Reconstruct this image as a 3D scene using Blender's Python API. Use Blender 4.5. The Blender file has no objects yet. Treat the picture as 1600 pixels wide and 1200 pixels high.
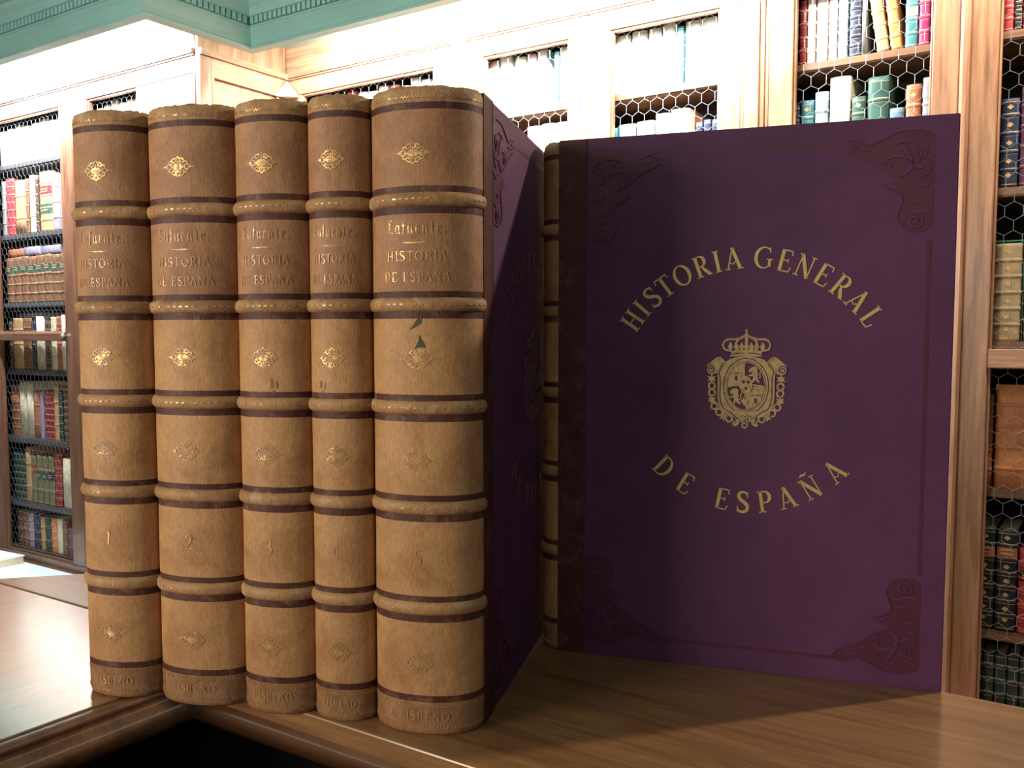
import bpy, math, random
from mathutils import Vector
R = math.radians
random.seed(7)
SC = bpy.context.scene
COL = SC.collection

# ------------------------------------------------------------------ camera, world, lights, exposure
EYE = .2376                                   # camera height over the desk top (z = 0)
cam_d = bpy.data.cameras.new('camera')
cam = bpy.data.objects.new('camera', cam_d); COL.objects.link(cam)
cam.location = (0, 0, EYE)
cam.rotation_euler = (R(90 - 4.0), 0, R(33.65))
cam_d.sensor_width = 36; cam_d.lens = 1425 / 1600 * 36
cam_d.clip_start = .01; cam_d.shift_y = 25 / 1600
SC.camera = cam
SC.view_settings.view_transform = 'Standard'
SC.view_settings.look = 'None'
SC.view_settings.gamma = 1
SC.view_settings.use_curve_mapping = False
SC.view_settings.exposure = 0

world = bpy.data.worlds.new('world'); SC.world = world
world.use_nodes = True
world.node_tree.nodes['Background'].inputs[0].default_value = (.80, .86, 1.0, 1)
world.node_tree.nodes['Background'].inputs[1].default_value = .17

def area(name, loc, target, size, sy, power, color, spread=180):
    l = bpy.data.lights.new(name, 'AREA'); l.shape = 'RECTANGLE'
    l.size = size; l.size_y = sy; l.energy = power; l.color = color; l.spread = R(spread)
    o = bpy.data.objects.new(name, l); COL.objects.link(o); o.location = loc
    o.rotation_euler = (Vector(target) - Vector(loc)).to_track_quat('-Z', 'Y').to_euler()
    return o
def strip(name, x0, x1, y, z, power, color, tilt=28):
    l = bpy.data.lights.new(name, 'AREA'); l.shape = 'RECTANGLE'
    l.size = abs(x1 - x0); l.size_y = .05; l.energy = power; l.color = color
    o = bpy.data.objects.new(name, l); COL.objects.link(o)
    o.location = ((x0 + x1) / 2, y, z); o.rotation_euler = (R(tilt), 0, 0)
    return o
# lighting tubes hidden in the trough behind the painted cornice
strip('trough_light_back', -2.25, -.78, 2.11, 1.255, 125, (.97, .97, 1))
strip('trough_light_side', -4.1, -2.50, 1.72, 1.255, 84, (.86, .93, 1), 55)
strip('trough_light_right', -.45, 1.1, 2.11, 1.255, 24, (1, .88, .74))
# ceiling lamp to the right, behind the plane of the standing cover
kl = bpy.data.lights.new('ceiling_lamp_right', 'SPOT'); kl.energy = 105; kl.color = (1, .86, .70)
kl.shadow_soft_size = .035; kl.spot_size = R(110); kl.spot_blend = .6
ko = bpy.data.objects.new('ceiling_lamp_right', kl); COL.objects.link(ko); ko.location = (.83, 1.79, 1.20)
ko.rotation_euler = (Vector((-.1, .5, 0)) - ko.location).to_track_quat('-Z', 'Y').to_euler()
# room light from behind and left of the photographer
area('room_light_front', (-1.35, -1.7, .55), (-.42, .42, .15), .9, .7, 37, (1, .86, .70))
area('added_ceiling_fill', (-1.5, -.9, .1), (-1.9, .9, 1.28), .6, .6, 12.5, (1, .97, .92), 120)  # added fill aimed up to brighten the teal ceiling; no known lamp there
area('room_light_ceiling', (.5, -1.2, 1.27), (.2, -.3, 0), .6, .6, 6.5, (1, .9, .8))

# ------------------------------------------------------------------ materials
def nodes_of(name):
    m = bpy.data.materials.new(name); m.use_nodes = True
    nt = m.node_tree
    return m, nt, nt.nodes['Principled BSDF']
def texco(nt, scale, kind='Object'):
    tc = nt.nodes.new('ShaderNodeTexCoord'); mp = nt.nodes.new('ShaderNodeMapping')
    mp.inputs['Scale'].default_value = scale
    nt.links.new(tc.outputs[kind], mp.inputs[0]); return mp.outputs[0]
def noise(nt, co, scale, detail=4, rough=.55, dist=0):
    n = nt.nodes.new('ShaderNodeTexNoise'); n.inputs['Scale'].default_value = scale
    n.inputs['Detail'].default_value = detail; n.inputs['Roughness'].default_value = rough
    n.inputs['Distortion'].default_value = dist
    nt.links.new(co, n.inputs['Vector']); return n.outputs[0]
def ramp(nt, fac, stops):
    r = nt.nodes.new('ShaderNodeValToRGB'); e = r.color_ramp.elements
    while len(e) < len(stops): e.new(.5)
    for k, (p, c) in zip(e, stops): k.position = p; k.color = (*c, 1)
    nt.links.new(fac, r.inputs[0]); return r.outputs[0]
def bump(nt, b, h, strength, dist):
    n = nt.nodes.new('ShaderNodeBump'); n.inputs['Strength'].default_value = strength; n.inputs['Distance'].default_value = dist
    nt.links.new(h, n.inputs['Height']); nt.links.new(n.outputs[0], b.inputs['Normal'])
def mixc(nt, f, a, c, mode='MIX'):
    n = nt.nodes.new('ShaderNodeMix'); n.data_type = 'RGBA'; n.blend_type = mode
    for s, v in ((0, f), (6, a), (7, c)):
        if isinstance(v, (int, float)): n.inputs[s].default_value = v
        elif isinstance(v, tuple): n.inputs[s].default_value = (*v, 1)
        else: nt.links.new(v, n.inputs[s])
    return n.outputs[2]

def wood(name, dark, mid, light, grain='Z', rough=.35, coat=.0, sc=1.0, ior=1.5):
    m, nt, b = nodes_of(name)
    s = {'X': (.07, 1, 1), 'Y': (1, .07, 1), 'Z': (1, 1, .07)}[grain]
    co = texco(nt, tuple(v * sc for v in s))
    n1 = noise(nt, co, 26, 6, .62, 1.2); n2 = noise(nt, co, 150, 3, .6)
    c1 = ramp(nt, n1, [(.30, dark), (.5, mid), (.72, light)])
    c2 = ramp(nt, n2, [(.35, (.55, .5, .46)), (.6, (1, 1, 1))])
    nt.links.new(mixc(nt, .55, c1, c2, 'MULTIPLY'), b.inputs['Base Color'])
    b.inputs['Roughness'].default_value = rough
    b.inputs['Coat Weight'].default_value = coat; b.inputs['Coat IOR'].default_value = ior; b.inputs['Coat Roughness'].default_value = .16
    bump(nt, b, n2, .12, .002)
    return m
def plain(name, c, rough=.5, metal=0, var=.12, scale=40, bmp=0, spec=.5):
    m, nt, b = nodes_of(name)
    n = noise(nt, texco(nt, (1, 1, 1)), scale, 4)
    lo = tuple(max(0, v * (1 - var)) for v in c); hi = tuple(min(1, v * (1 + var)) for v in c)
    nt.links.new(ramp(nt, n, [(.3, lo), (.7, hi)]), b.inputs['Base Color'])
    b.inputs['Roughness'].default_value = rough; b.inputs['Metallic'].default_value = metal
    b.inputs['Specular IOR Level'].default_value = spec
    if bmp: bump(nt, b, n, bmp, .001)
    return m
def leather(name, c, stain, wear=None, rough=.55, fine=True):
    m, nt, b = nodes_of(name)
    co = texco(nt, (1, 1, 1))
    n1 = noise(nt, co, 28, 5, .6, .6)
    col = ramp(nt, n1, [(.32, stain), (.55, c), (.78, tuple(min(1, v * 1.14) for v in c))])
    cg = texco(nt, (1, 1, .40)); n2 = noise(nt, cg, 820, 2, .5)
    col = mixc(nt, .28, col, ramp(nt, n2, [(.38, (.42, .38, .36)), (.60, (1, 1, 1))]), 'MULTIPLY')
    if wear:
        n3 = noise(nt, co, 75, 5, .7, .4)
        col = mixc(nt, ramp(nt, n3, [(.52, (0, 0, 0)), (.70, (.8, .8, .8))]), col, wear)
    nt.links.new(col, b.inputs['Base Color'])
    b.inputs['Roughness'].default_value = rough; b.inputs['Specular IOR Level'].default_value = .3
    bump(nt, b, n2, .35, .0006)
    return m
def gilt(name, gold, under, lo, hi, metal=.75):
    m, nt, b = nodes_of(name)
    n = noise(nt, texco(nt, (1, 1, 1)), 260, 4, .65)
    f = ramp(nt, n, [(lo, (0, 0, 0)), (hi, (1, 1, 1))])
    nt.links.new(mixc(nt, f, under, gold), b.inputs['Base Color'])
    mm = nt.nodes.new('ShaderNodeMath'); mm.operation = 'MULTIPLY'; mm.inputs[1].default_value = metal
    nt.links.new(f, mm.inputs[0]); nt.links.new(mm.outputs[0], b.inputs['Metallic'])
    b.inputs['Roughness'].default_value = .42
    return m

M = {}
M['wood_v'] = wood('oak_vertical', (.19, .085, .042), (.34, .165, .085), (.43, .235, .13), 'Z', .38, .25)
M['wood_x'] = wood('oak_horizontal', (.19, .085, .042), (.34, .165, .085), (.43, .235, .13), 'X', .38, .25)
M['wood_y'] = wood('oak_return', (.19, .085, .042), (.34, .165, .085), (.43, .235, .13), 'Y', .38, .25)
M['oak_dim_v'] = wood('dimmed_oak_vertical', (.10, .040, .022), (.17, .072, .040), (.23, .105, .06), 'Z', .32, .35)  # same oak, darkened in colour for the dimmer light at the left
M['oak_dim_x'] = wood('dimmed_oak_horizontal', (.10, .040, .022), (.17, .072, .040), (.23, .105, .06), 'X', .32, .35)
M['desk_x'] = wood('desk_oak_along', (.20, .088, .034), (.290, .140, .056), (.345, .178, .075), 'X', .36, .5, 1.2, 1.6)
M['desk_y'] = wood('desk_oak_across', (.20, .096, .040), (.285, .148, .064), (.34, .185, .083), 'Y', .34, 1.0, 1.2, 2.5)
M['desk_edge'] = wood('desk_moulding', (.10, .036, .012), (.19, .078, .028), (.26, .115, .043), 'X', .42, .35, .8)
M['inside'] = plain('cabinet_inside', (.035, .022, .016), .8)
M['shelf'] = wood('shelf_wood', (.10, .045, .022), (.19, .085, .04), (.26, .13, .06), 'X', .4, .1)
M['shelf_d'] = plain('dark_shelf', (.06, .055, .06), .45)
M['wire'] = plain('galvanised_wire', (.27, .30, .32), .5, .5)
M['teal'] = plain('teal_paint', (.33, .60, .55), .5, 0, .05, 6)
M['black'] = plain('shade_black', (.003, .004, .007), .9, 0, .12, 40, 0, .1)  # shade below the desk top put into the colour
M['floor'] = plain('floor_dark', (.10, .075, .05), .5)
M['wallp'] = plain('wall_paint', (.55, .5, .42), .8)
M['tan'] = leather('tan_calf', (.53, .285, .120), (.37, .175, .066))
M['tan_d'] = leather('tan_calf_title', (.43, .220, .105), (.30, .135, .060))
M['tan_foot'] = leather('tan_calf_tail', (.36, .175, .078), (.23, .10, .045), (.37, .245, .14))
M['cord'] = leather('band_calf', (.45, .245, .108), (.29, .145, .06), (.54, .37, .21))
M['stripe'] = leather('oxblood_line', (.095, .032, .020), (.060, .018, .014), (.24, .115, .06))
M['maroon'] = leather('maroon_leather', (.090, .024, .022), (.058, .016, .017), (.13, .06, .045), .6)
M['gold_spine'] = gilt('worn_gilt', (.70, .46, .16), (.44, .24, .10), .44, .64)
M['gold_faint'] = gilt('faint_gilt', (.66, .44, .18), (.42, .22, .09), .50, .72)
M['gold'] = gilt('gilt_title', (.72, .52, .19), (.50, .33, .12), .2, .45, .55)
M['gold_arms'] = gilt('gilt_arms', (.62, .45, .20), (.33, .21, .10), .30, .55, .45)
M['smudge'] = leather('smudged_calf', (.27, .135, .06), (.19, .09, .045))
M['gold_grazing'] = gilt('grazing_dark_gilt', (.20, .10, .10), (.11, .04, .08), .35, .65, .2)  # colour darkened to stand in for the gilt's dim grazing reflection
M['paper'] = plain('old_paper', (.62, .54, .38), .85)
M['paper_dim'] = plain('browned_paper', (.42, .34, .22), .85)
M['white'] = plain('white_paper', (.86, .84, .78), .8, 0, .03)
M['blue_paper'] = plain('pale_blue_paper', (.55, .72, .78), .8, 0, .04)
M['tear'] = plain('green_tear', (.08, .085, .05), .9)
M['green_board'] = plain('green_board', (.03, .17, .11), .6)
M['chrome'] = plain('nickel', (.8, .78, .74), .25, .9)
M['glassy'] = plain('bluish_glass', (.45, .55, .7), .15)
def cloth():
    m, nt, b = nodes_of('purple_cloth')
    co = texco(nt, (1, 1, 1))
    n1 = noise(nt, co, 14, 4, .6); n2 = noise(nt, co, 900, 2, .6)
    c = ramp(nt, n1, [(.35, (.092, .026, .080)), (.65, (.120, .037, .102))])
    c = mixc(nt, .35, c, ramp(nt, n2, [(.35, (.5, .5, .55)), (.65, (1, 1, 1))]), 'MULTIPLY')
    nt.links.new(c, b.inputs['Base Color']); b.inputs['Roughness'].default_value = .62
    b.inputs['Specular IOR Level'].default_value = .35
    bump(nt, b, n2, .4, .0005); return m
M['cloth'] = cloth()
M['emboss'] = plain('embossed_cloth', (.080, .011, .034), .5, 0, .15, 60)
_cm = {}
def bookmat(c):
    k = tuple(round(v, 3) for v in c)
    if k not in _cm:
        _cm[k] = leather('binding_%d' % len(_cm), k, tuple(v * .7 for v in k), None, .42)
    return _cm[k]

# ------------------------------------------------------------------ mesh building
class MB:
    def __init__(s): s.v = []; s.f = []; s.m = []; s.sm = []
    def face(s, idx, mat=0, smooth=False): s.f.append(tuple(idx)); s.m.append(mat); s.sm.append(smooth)
    def add(s, vs): n = len(s.v); s.v.extend(tuple(v) for v in vs); return n
    def box(s, a, b, mat=0):
        x0, y0, z0 = (min(p, q) for p, q in zip(a, b)); x1, y1, z1 = (max(p, q) for p, q in zip(a, b))
        n = s.add([(x0,y0,z0),(x1,y0,z0),(x1,y1,z0),(x0,y1,z0),(x0,y0,z1),(x1,y0,z1),(x1,y1,z1),(x0,y1,z1)])
        for q in ((0,3,2,1),(4,5,6,7),(0,1,5,4),(1,2,6,5),(2,3,7,6),(3,0,4,7)): s.face([n+i for i in q], mat)
    def prism(s, poly, z0, z1, mat=0):
        k = len(poly); n = s.add([(x, y, z0) for x, y in poly] + [(x, y, z1) for x, y in poly])
        s.face([n + i for i in range(k)][::-1], mat); s.face([n + k + i for i in range(k)], mat)
        for i in range(k): j = (i + 1) % k; s.face((n+i, n+j, n+k+j, n+k+i), mat)
    def tube(s, pts, r, n=6, mat=0):
        rings = []
        P = [Vector(p) for p in pts]
        for i, p in enumerate(P):
            t = (P[min(i+1, len(P)-1)] - P[max(i-1, 0)]).normalized()
            u = t.orthogonal().normalized(); w = t.cross(u)
            rr = r[i] if isinstance(r, (list, tuple)) else r
            rings.append(s.add([p + (u*math.cos(2*math.pi*k/n) + w*math.sin(2*math.pi*k/n))*rr for k in range(n)]))
        for a, b in zip(rings, rings[1:]):
            for k in range(n): s.face((a+k, a+(k+1)%n, b+(k+1)%n, b+k), mat, True)
        s.face([rings[0]+k for k in range(n)][::-1], mat); s.face([rings[-1]+k for k in range(n)], mat)
    def ribbon(s, pts, w, P, h, mat=0, h0=0., closed=False):
        """flat stroke of width w along 2-D pts, raised to height h on the surface P(x, y, off)"""
        k = len(pts); ws = w if isinstance(w, (list, tuple)) else [w] * k
        L = []; Rr = []
        for i in range(k):
            a = pts[(i-1) % k] if closed else pts[max(i-1, 0)]
            b = pts[(i+1) % k] if closed else pts[min(i+1, k-1)]
            dx, dy = b[0]-a[0], b[1]-a[1]; d = math.hypot(dx, dy) or 1
            nx, ny = -dy/d*ws[i]/2, dx/d*ws[i]/2
            L.append((pts[i][0]+nx, pts[i][1]+ny)); Rr.append((pts[i][0]-nx, pts[i][1]-ny))
        n = s.add([P(x, y, h) for x, y in L] + [P(x, y, h) for x, y in Rr] + [P(x, y, h0) for x, y in L] + [P(x, y, h0) for x, y in Rr])
        for i in range(k if closed else k-1):
            j = (i+1) % k
            s.face((n+i, n+k+i, n+k+j, n+j), mat)
            s.face((n+2*k+i, n+i, n+j, n+2*k+j), mat); s.face((n+k+i, n+3*k+i, n+3*k+j, n+k+j), mat)
        if not closed:
            for i, fl in ((0, 0), (k-1, 1)):
                q = (n+i, n+2*k+i, n+3*k+i, n+k+i); s.face(q[::-1] if fl else q, mat)
    def poly(s, pts, P, h, mat=0, h0=0.):
        k = len(pts); n = s.add([P(x, y, h) for x, y in pts] + [P(x, y, h0) for x, y in pts])
        s.face([n+i for i in range(k)], mat)
        for i in range(k): j = (i+1) % k; s.face((n+i, n+k+i, n+k+j, n+j), mat)
    def build(s, name, mats, parent=None, off=(0, 0, 0), loc=None, bevel=0):
        me = bpy.data.meshes.new(name)
        me.from_pydata([(x-off[0], y-off[1], z-off[2]) for x, y, z in s.v], [], s.f)
        for m in (mats if isinstance(mats, (list, tuple)) else [mats]): me.materials.append(m)
        for p, mi, sm in zip(me.polygons, s.m, s.sm): p.material_index = mi; p.use_smooth = sm
        me.validate(); me.update()
        o = bpy.data.objects.new(name, me); COL.objects.link(o)
        if parent: o.parent = parent
        if loc: o.location = loc
        if bevel:
            b = o.modifiers.new('bevel', 'BEVEL'); b.width = bevel; b.segments = 2; b.limit_method = 'ANGLE'
        return o
def tag(o, label=None, cat=None, group=None, kind=None):
    if label: o['label'] = label
    if cat: o['category'] = cat
    if group: o['group'] = group
    if kind: o['kind'] = kind
    return o
def empty(name, loc, rz=0):
    o = bpy.data.objects.new(name, None); COL.objects.link(o); o.location = loc; o.rotation_euler = (0, 0, rz)
    o.empty_display_size = .05; return o
def arc(cx, cy, rx, ry, a0, a1, n=14):
    return [(cx+rx*math.cos(R(a0+(a1-a0)*i/n)), cy+ry*math.sin(R(a0+(a1-a0)*i/n))) for i in range(n+1)]
def spiral(cx, cy, r0, r1, a0, a1, n=26):
    return [(cx+(r0+(r1-r0)*i/n)*math.cos(R(a0+(a1-a0)*i/n)), cy+(r0+(r1-r0)*i/n)*math.sin(R(a0+(a1-a0)*i/n))) for i in range(n+1)]
def smooth(p, n=6):
    out = []
    for i in range(len(p)-1):
        a, b, c, d = p[max(i-1, 0)], p[i], p[i+1], p[min(i+2, len(p)-1)]
        for k in range(n):
            t = k/n
            out.append(tuple(.5*((2*b[j]) + (-a[j]+c[j])*t + (2*a[j]-5*b[j]+4*c[j]-d[j])*t*t + (-a[j]+3*b[j]-3*c[j]+d[j])*t**3) for j in (0, 1)))
    out.append(p[-1]); return out
def taper(n, a, b, c=None):
    c = a if c is None else c
    return [a+(b-a)*math.sin(math.pi*i/(n-1)) if i < n/2 else c+(b-c)*math.sin(math.pi*i/(n-1)) for i in range(n)]

# ------------------------------------------------------------------ lettering: cap height 1, thick and thin strokes with serifs
T, t_ = .150, .058
def serif(x, y, w=.30): return ([(x-w/2, y), (x, y), (x+w/2, y)], .05)
def stem(x, w=T, y0=0, y1=1): return ([(x, y0), (x, (y0+y1)/2), (x, y1)], w)
def bowl(x, cx, cy, rx, ry):
    p = [(x, cy+ry), (cx, cy+ry)] + arc(cx, cy, rx, ry, 90, -90, 12)[1:-1] + [(cx, cy-ry), (x, cy-ry)]
    k = len(p); return (p, [t_+(T*1.05-t_)*max(0, math.sin(math.pi*i/(k-1)))**2 for i in range(k)])
def G_(ch):
    if ch == 'I': return [stem(.18), serif(.18, .025), serif(.18, .975)], .36
    if ch == 'H': return [stem(.17), stem(.63), ([(.17, .5), (.4, .5), (.63, .5)], t_), serif(.17, .025), serif(.17, .975), serif(.63, .025), serif(.63, .975)], .80
    if ch == 'S':
        p = smooth([(.50, .78), (.45, .92), (.29, .97), (.13, .90), (.10, .74), (.20, .60), (.38, .47), (.50, .33), (.49, .14), (.33, .03), (.17, .05), (.07, .14), (.05, .27)], 4)
        return [(p, taper(len(p), .045, .165)), ([(.50, .70), (.515, .97)], .045), ([(.05, .30), (.035, .03)], .045)], .60
    if ch == 'T': return [stem(.34), ([(.02, .965), (.34, .965), (.66, .965)], .065), ([(.03, .99), (.0, .78)], .05), ([(.65, .99), (.68, .78)], .05), serif(.34, .025, .34)], .68
    if ch == 'O':
        p = arc(.43, .5, .35, .47, 0, 360, 28)[:-1]
        return [(p, [t_+(T-t_)*abs(math.cos(2*math.pi*i/28))**1.5 for i in range(28)], True)], .86
    if ch == 'R': return [stem(.17), bowl(.17, .36, .735, .19, .235), ([(.34, .5), (.48, .26), (.64, .03)], [.07, T, T]), serif(.17, .025), serif(.13, .975, .22), ([(.58, .025), (.74, .025)], .05)], .68
    if ch == 'P': return [stem(.17), bowl(.17, .36, .715, .21, .255), serif(.17, .025, .34), serif(.13, .975, .22)], .62
    if ch == 'D': return [stem(.17), bowl(.17, .34, .5, .36, .47), serif(.12, .025, .2), serif(.12, .975, .2)], .78
    if ch == 'A': return [([(.08, 0), (.22, .5), (.36, .98)], t_), ([(.34, 1.0), (.50, .5), (.66, 0)], T), ([(.17, .34), (.33, .24), (.52, .40)], .05), serif(.08, .025, .24), serif(.67, .025, .28)], .74
    if ch == 'G':
        p = arc(.44, .5, .37, .47, 48, 318, 22)
        return [(p, [t_+(T-t_)*max(0, -math.cos(R(48+270*i/22)))**1.2 for i in range(23)]), stem(.70, .12, .10, .44), serif(.70, .44, .28), ([(.68, .98), (.71, .72)], .045)], .86
    if ch == 'E': return [stem(.17), ([(.1, .97), (.35, .97), (.58, .97)], .055), ([(.17, .52), (.3, .52), (.46, .52)], .05), ([(.1, .03), (.35, .03), (.6, .03)], .055), ([(.56, .98), (.61, .78)], .05), ([(.46, .62), (.46, .42)], .04), ([(.57, .02), (.64, .25)], .055)], .66
    if ch == 'L': return [stem(.17), serif(.17, .975), ([(.08, .03), (.35, .03), (.56, .03)], .055), ([(.54, .02), (.60, .30)], .055)], .60
    if ch in 'NÑ':
        g = [stem(.13, t_), ([(.10, 1), (.38, .5), (.66, 0)], T), stem(.66, t_), serif(.13, .025, .24), serif(.66, .975, .24), serif(.07, .975, .16)]
        if ch == 'Ñ': p = smooth([(.20, 1.13), (.30, 1.20), (.42, 1.15), (.55, 1.22)], 4); g.append((p, taper(len(p), .04, .085)))
        return g, .80
    if ch == 'U':
        p = [(.16, 1), (.16, .6)] + arc(.38, .3, .22, .28, 180, 360, 10) + [(.60, .6), (.60, 1)]
        return [(p, [T]*4 + [.1]*5 + [t_]*(len(p)-9)), serif(.16, .975), serif(.60, .975, .22)], .76
    if ch == '.': return [([(.08, .0), (.08, .12)], .13)], .2
    if ch == 'l':   # blackletter capital L
        p = smooth([(.46, .92), (.30, 1.0), (.16, .86), (.24, .60), (.20, .35), (.10, .12), (.30, .10), (.56, .06)], 4)
        return [(p, taper(len(p), .05, .17))], .58
    if ch == 'a': return [([(.38, .6), (.38, .3), (.42, 0)], .12), ([(.38, .56), (.2, .62), (.10, .4), (.10, .15), (.22, .02), (.38, .12)], [.05, .06, .12, .12, .06, .05])], .5
    if ch == 'f': return [([(.36, .98), (.22, .95), (.16, .75), (.16, .3), (.12, -.12)], [.09, .07, .12, .12, .05]), ([(.04, .6), (.34, .6)], .05)], .36
    if ch == 'u': return [([(.10, .6), (.10, .3), (.14, .04)], .12), ([(.38, .6), (.38, .3), (.42, 0)], .12), ([(.12, .06), (.26, .0), (.38, .12)], .05)], .52
    if ch == 'n': return [([(.10, .6), (.10, .3), (.10, 0)], .12), ([(.12, .5), (.28, .62), (.38, .5)], .05), ([(.38, .52), (.38, .3), (.42, 0)], .12)], .52
    if ch == 'e': return [([(.10, .32), (.38, .38), (.34, .58), (.2, .61), (.10, .42), (.11, .15), (.22, .01), (.38, .10)], [.04, .06, .07, .06, .12, .12, .06, .04])], .46
    if ch == 't': return [([(.16, .82), (.16, .4), (.18, .04), (.32, .05)], [.05, .12, .12, .05]), ([(.04, .6), (.30, .6)], .05)], .36
    if ch == '1': return [([(.30, 1), (.26, .5), (.20, 0)], .12), ([(.12, .82), (.30, .98)], .06)], .4
    if ch == '2': p = smooth([(.08, .78), (.16, .95), (.36, .95), (.44, .75), (.32, .45), (.08, .05)], 4); return [(p, taper(len(p), .07, .13)), ([(.06, .04), (.3, .04), (.48, .10)], .09)], .5
    if ch == '3': p = smooth([(.08, .84), (.22, .97), (.40, .84), (.36, .62), (.20, .54), (.40, .42), (.44, .2), (.26, .03), (.08, .14)], 4); return [(p, taper(len(p), .07, .13))], .5
    if ch == '4': return [stem(.36, .11), ([(.36, .98), (.2, .62), (.05, .30)], .06), ([(.04, .30), (.3, .30), (.50, .30)], .06)], .52
    if ch == '5': p = smooth([(.14, .56), (.32, .60), (.44, .40), (.38, .12), (.20, .02), (.06, .12)], 4); return [(p, taper(len(p), .06, .13)), ([(.14, .56), (.16, .95)], .06), ([(.16, .95), (.44, .98)], .08)], .5
    return [], .34
def put_glyph(mb, ch, x, y, ang, size, P, h, mat=0, sx=1.0, kx=.0):
    g, adv = G_(ch); ca, sa = math.cos(ang), math.sin(ang)
    for st in g:
        pts = [((px*sx - kx)*size, py*size) for px, py in st[0]]
        pts = [(x+a*ca-b*sa, y+a*sa+b*ca) for a, b in pts]
        w = [v*size for v in st[1]] if isinstance(st[1], (list, tuple)) else st[1]*size
        mb.ribbon(pts, w, P, h, mat, 0, len(st) > 2)
    return adv*size*sx
def text_width(s, size, sx=1.0, gap=.06): return sum((G_(c)[1]*sx+gap)*size for c in s) - gap*size
def put_line(mb, s, cx, y, size, P, h, mat=0, sx=1.0, gap=.06):
    x = cx - text_width(s, size, sx, gap)/2
    for c in s: x += put_glyph(mb, c, x, y, 0, size, P, h, mat, sx) + gap*size

# ------------------------------------------------------------------ the big purple-and-tan volumes
H = .380
BANDS = (.077, .137, .196, .256, .316)
class Spine:
    """rounded back of a book: arc length a from the middle, height z, offset outwards"""
    def __init__(s, w, b, n=2.12, k=80):
        s.w, s.b = w, b; s.pt = []
        for i in range(k+1):
            th = math.pi*(1-i/k); c, q = math.cos(th), math.sin(th)
            s.pt.append((w/2*math.copysign(abs(c)**(2/n), c), -b*abs(q)**(2/n)))
        s.len = [0]
        for p, q in zip(s.pt, s.pt[1:]): s.len.append(s.len[-1]+math.dist(p, q))
        s.half = s.len[-1]/2
    def at(s, a):
        l = min(max(a+s.half, 1e-6), 2*s.half-1e-6); i = 0
        lo, hi = 0, len(s.len)-1
        while hi-lo > 1:
            mid = (lo+hi)//2
            if s.len[mid] <= l: lo = mid
            else: hi = mid
        f = (l-s.len[lo])/(s.len[hi]-s.len[lo]); p, q = s.pt[lo], s.pt[hi]
        x, y = p[0]+(q[0]-p[0])*f, p[1]+(q[1]-p[1])*f
        p, q = s.pt[max(lo-1, 0)], s.pt[min(hi+1, len(s.pt)-1)]
        tx, ty = q[0]-p[0], q[1]-p[1]; d = math.hypot(tx, ty) or 1
        return x, y, ty/d, -tx/d
    def P(s, a, z, off):
        x, y, nx, ny = s.at(a); return (x+nx*off, y+ny*off, z)
def ornament(mb, cx, cz, P, w, h, hh, mat=0):
    """pointed arabesque lozenge of curls with open middle"""
    X = lambda pts: [(cx+w*x, cz+h*z) for x, z in pts]
    for sx in (-1, 1):
        for sz in (-1, 1):
            m = lambda pts: X([(sx*x, sz*z) for x, z in pts])
            mb.ribbon(m(smooth([(.0, .50), (.07, .38), (.10, .27), (.03, .22)], 4)), w*.050, P, hh, mat)
            mb.ribbon(m(smooth([(.08, .40), (.19, .38), (.25, .27), (.19, .20), (.13, .25)], 4)), w*.055, P, hh*1.2, mat)
            mb.ribbon(m(smooth([(.24, .28), (.35, .24), (.37, .13), (.30, .09), (.25, .14)], 4)), w*.050, P, hh, mat)
            mb.ribbon(m(smooth([(.36, .15), (.44, .08), (.52, .02)], 4)), w*.040, P, hh*1.2, mat)
            mb.ribbon(m(smooth([(.0, .10), (.10, .13), (.18, .05), (.25, .02)], 4)), w*.045, P, hh*1.1, mat)
        mb.ribbon(X([(sx*.40, 0), (sx*.52, 0), (sx*.66, 0)]), [w*.05, w*.04, w*.015], P, hh, mat)
        mb.ribbon(X([(0, sx*.04), (0, sx*.2), (0, sx*.34)]), w*.04, P, hh*1.3, mat)
    mb.poly(X([(-.20, 0), (-.10, -.11), (0, -.19), (.10, -.11), (.20, 0), (.10, .11), (0, .19), (-.10, .11)]), P, hh*.9, mat)
    mb.poly(X([(-.33, 0), (-.27, -.07), (-.21, 0), (-.27, .07)]), P, hh, mat); mb.poly(X([(.21, 0), (.27, -.07), (.33, 0), (.27, .07)]), P, hh, mat)
def bulge(w): return .024 if w > .065 else min(.021, .16*w+.0085)
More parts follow.
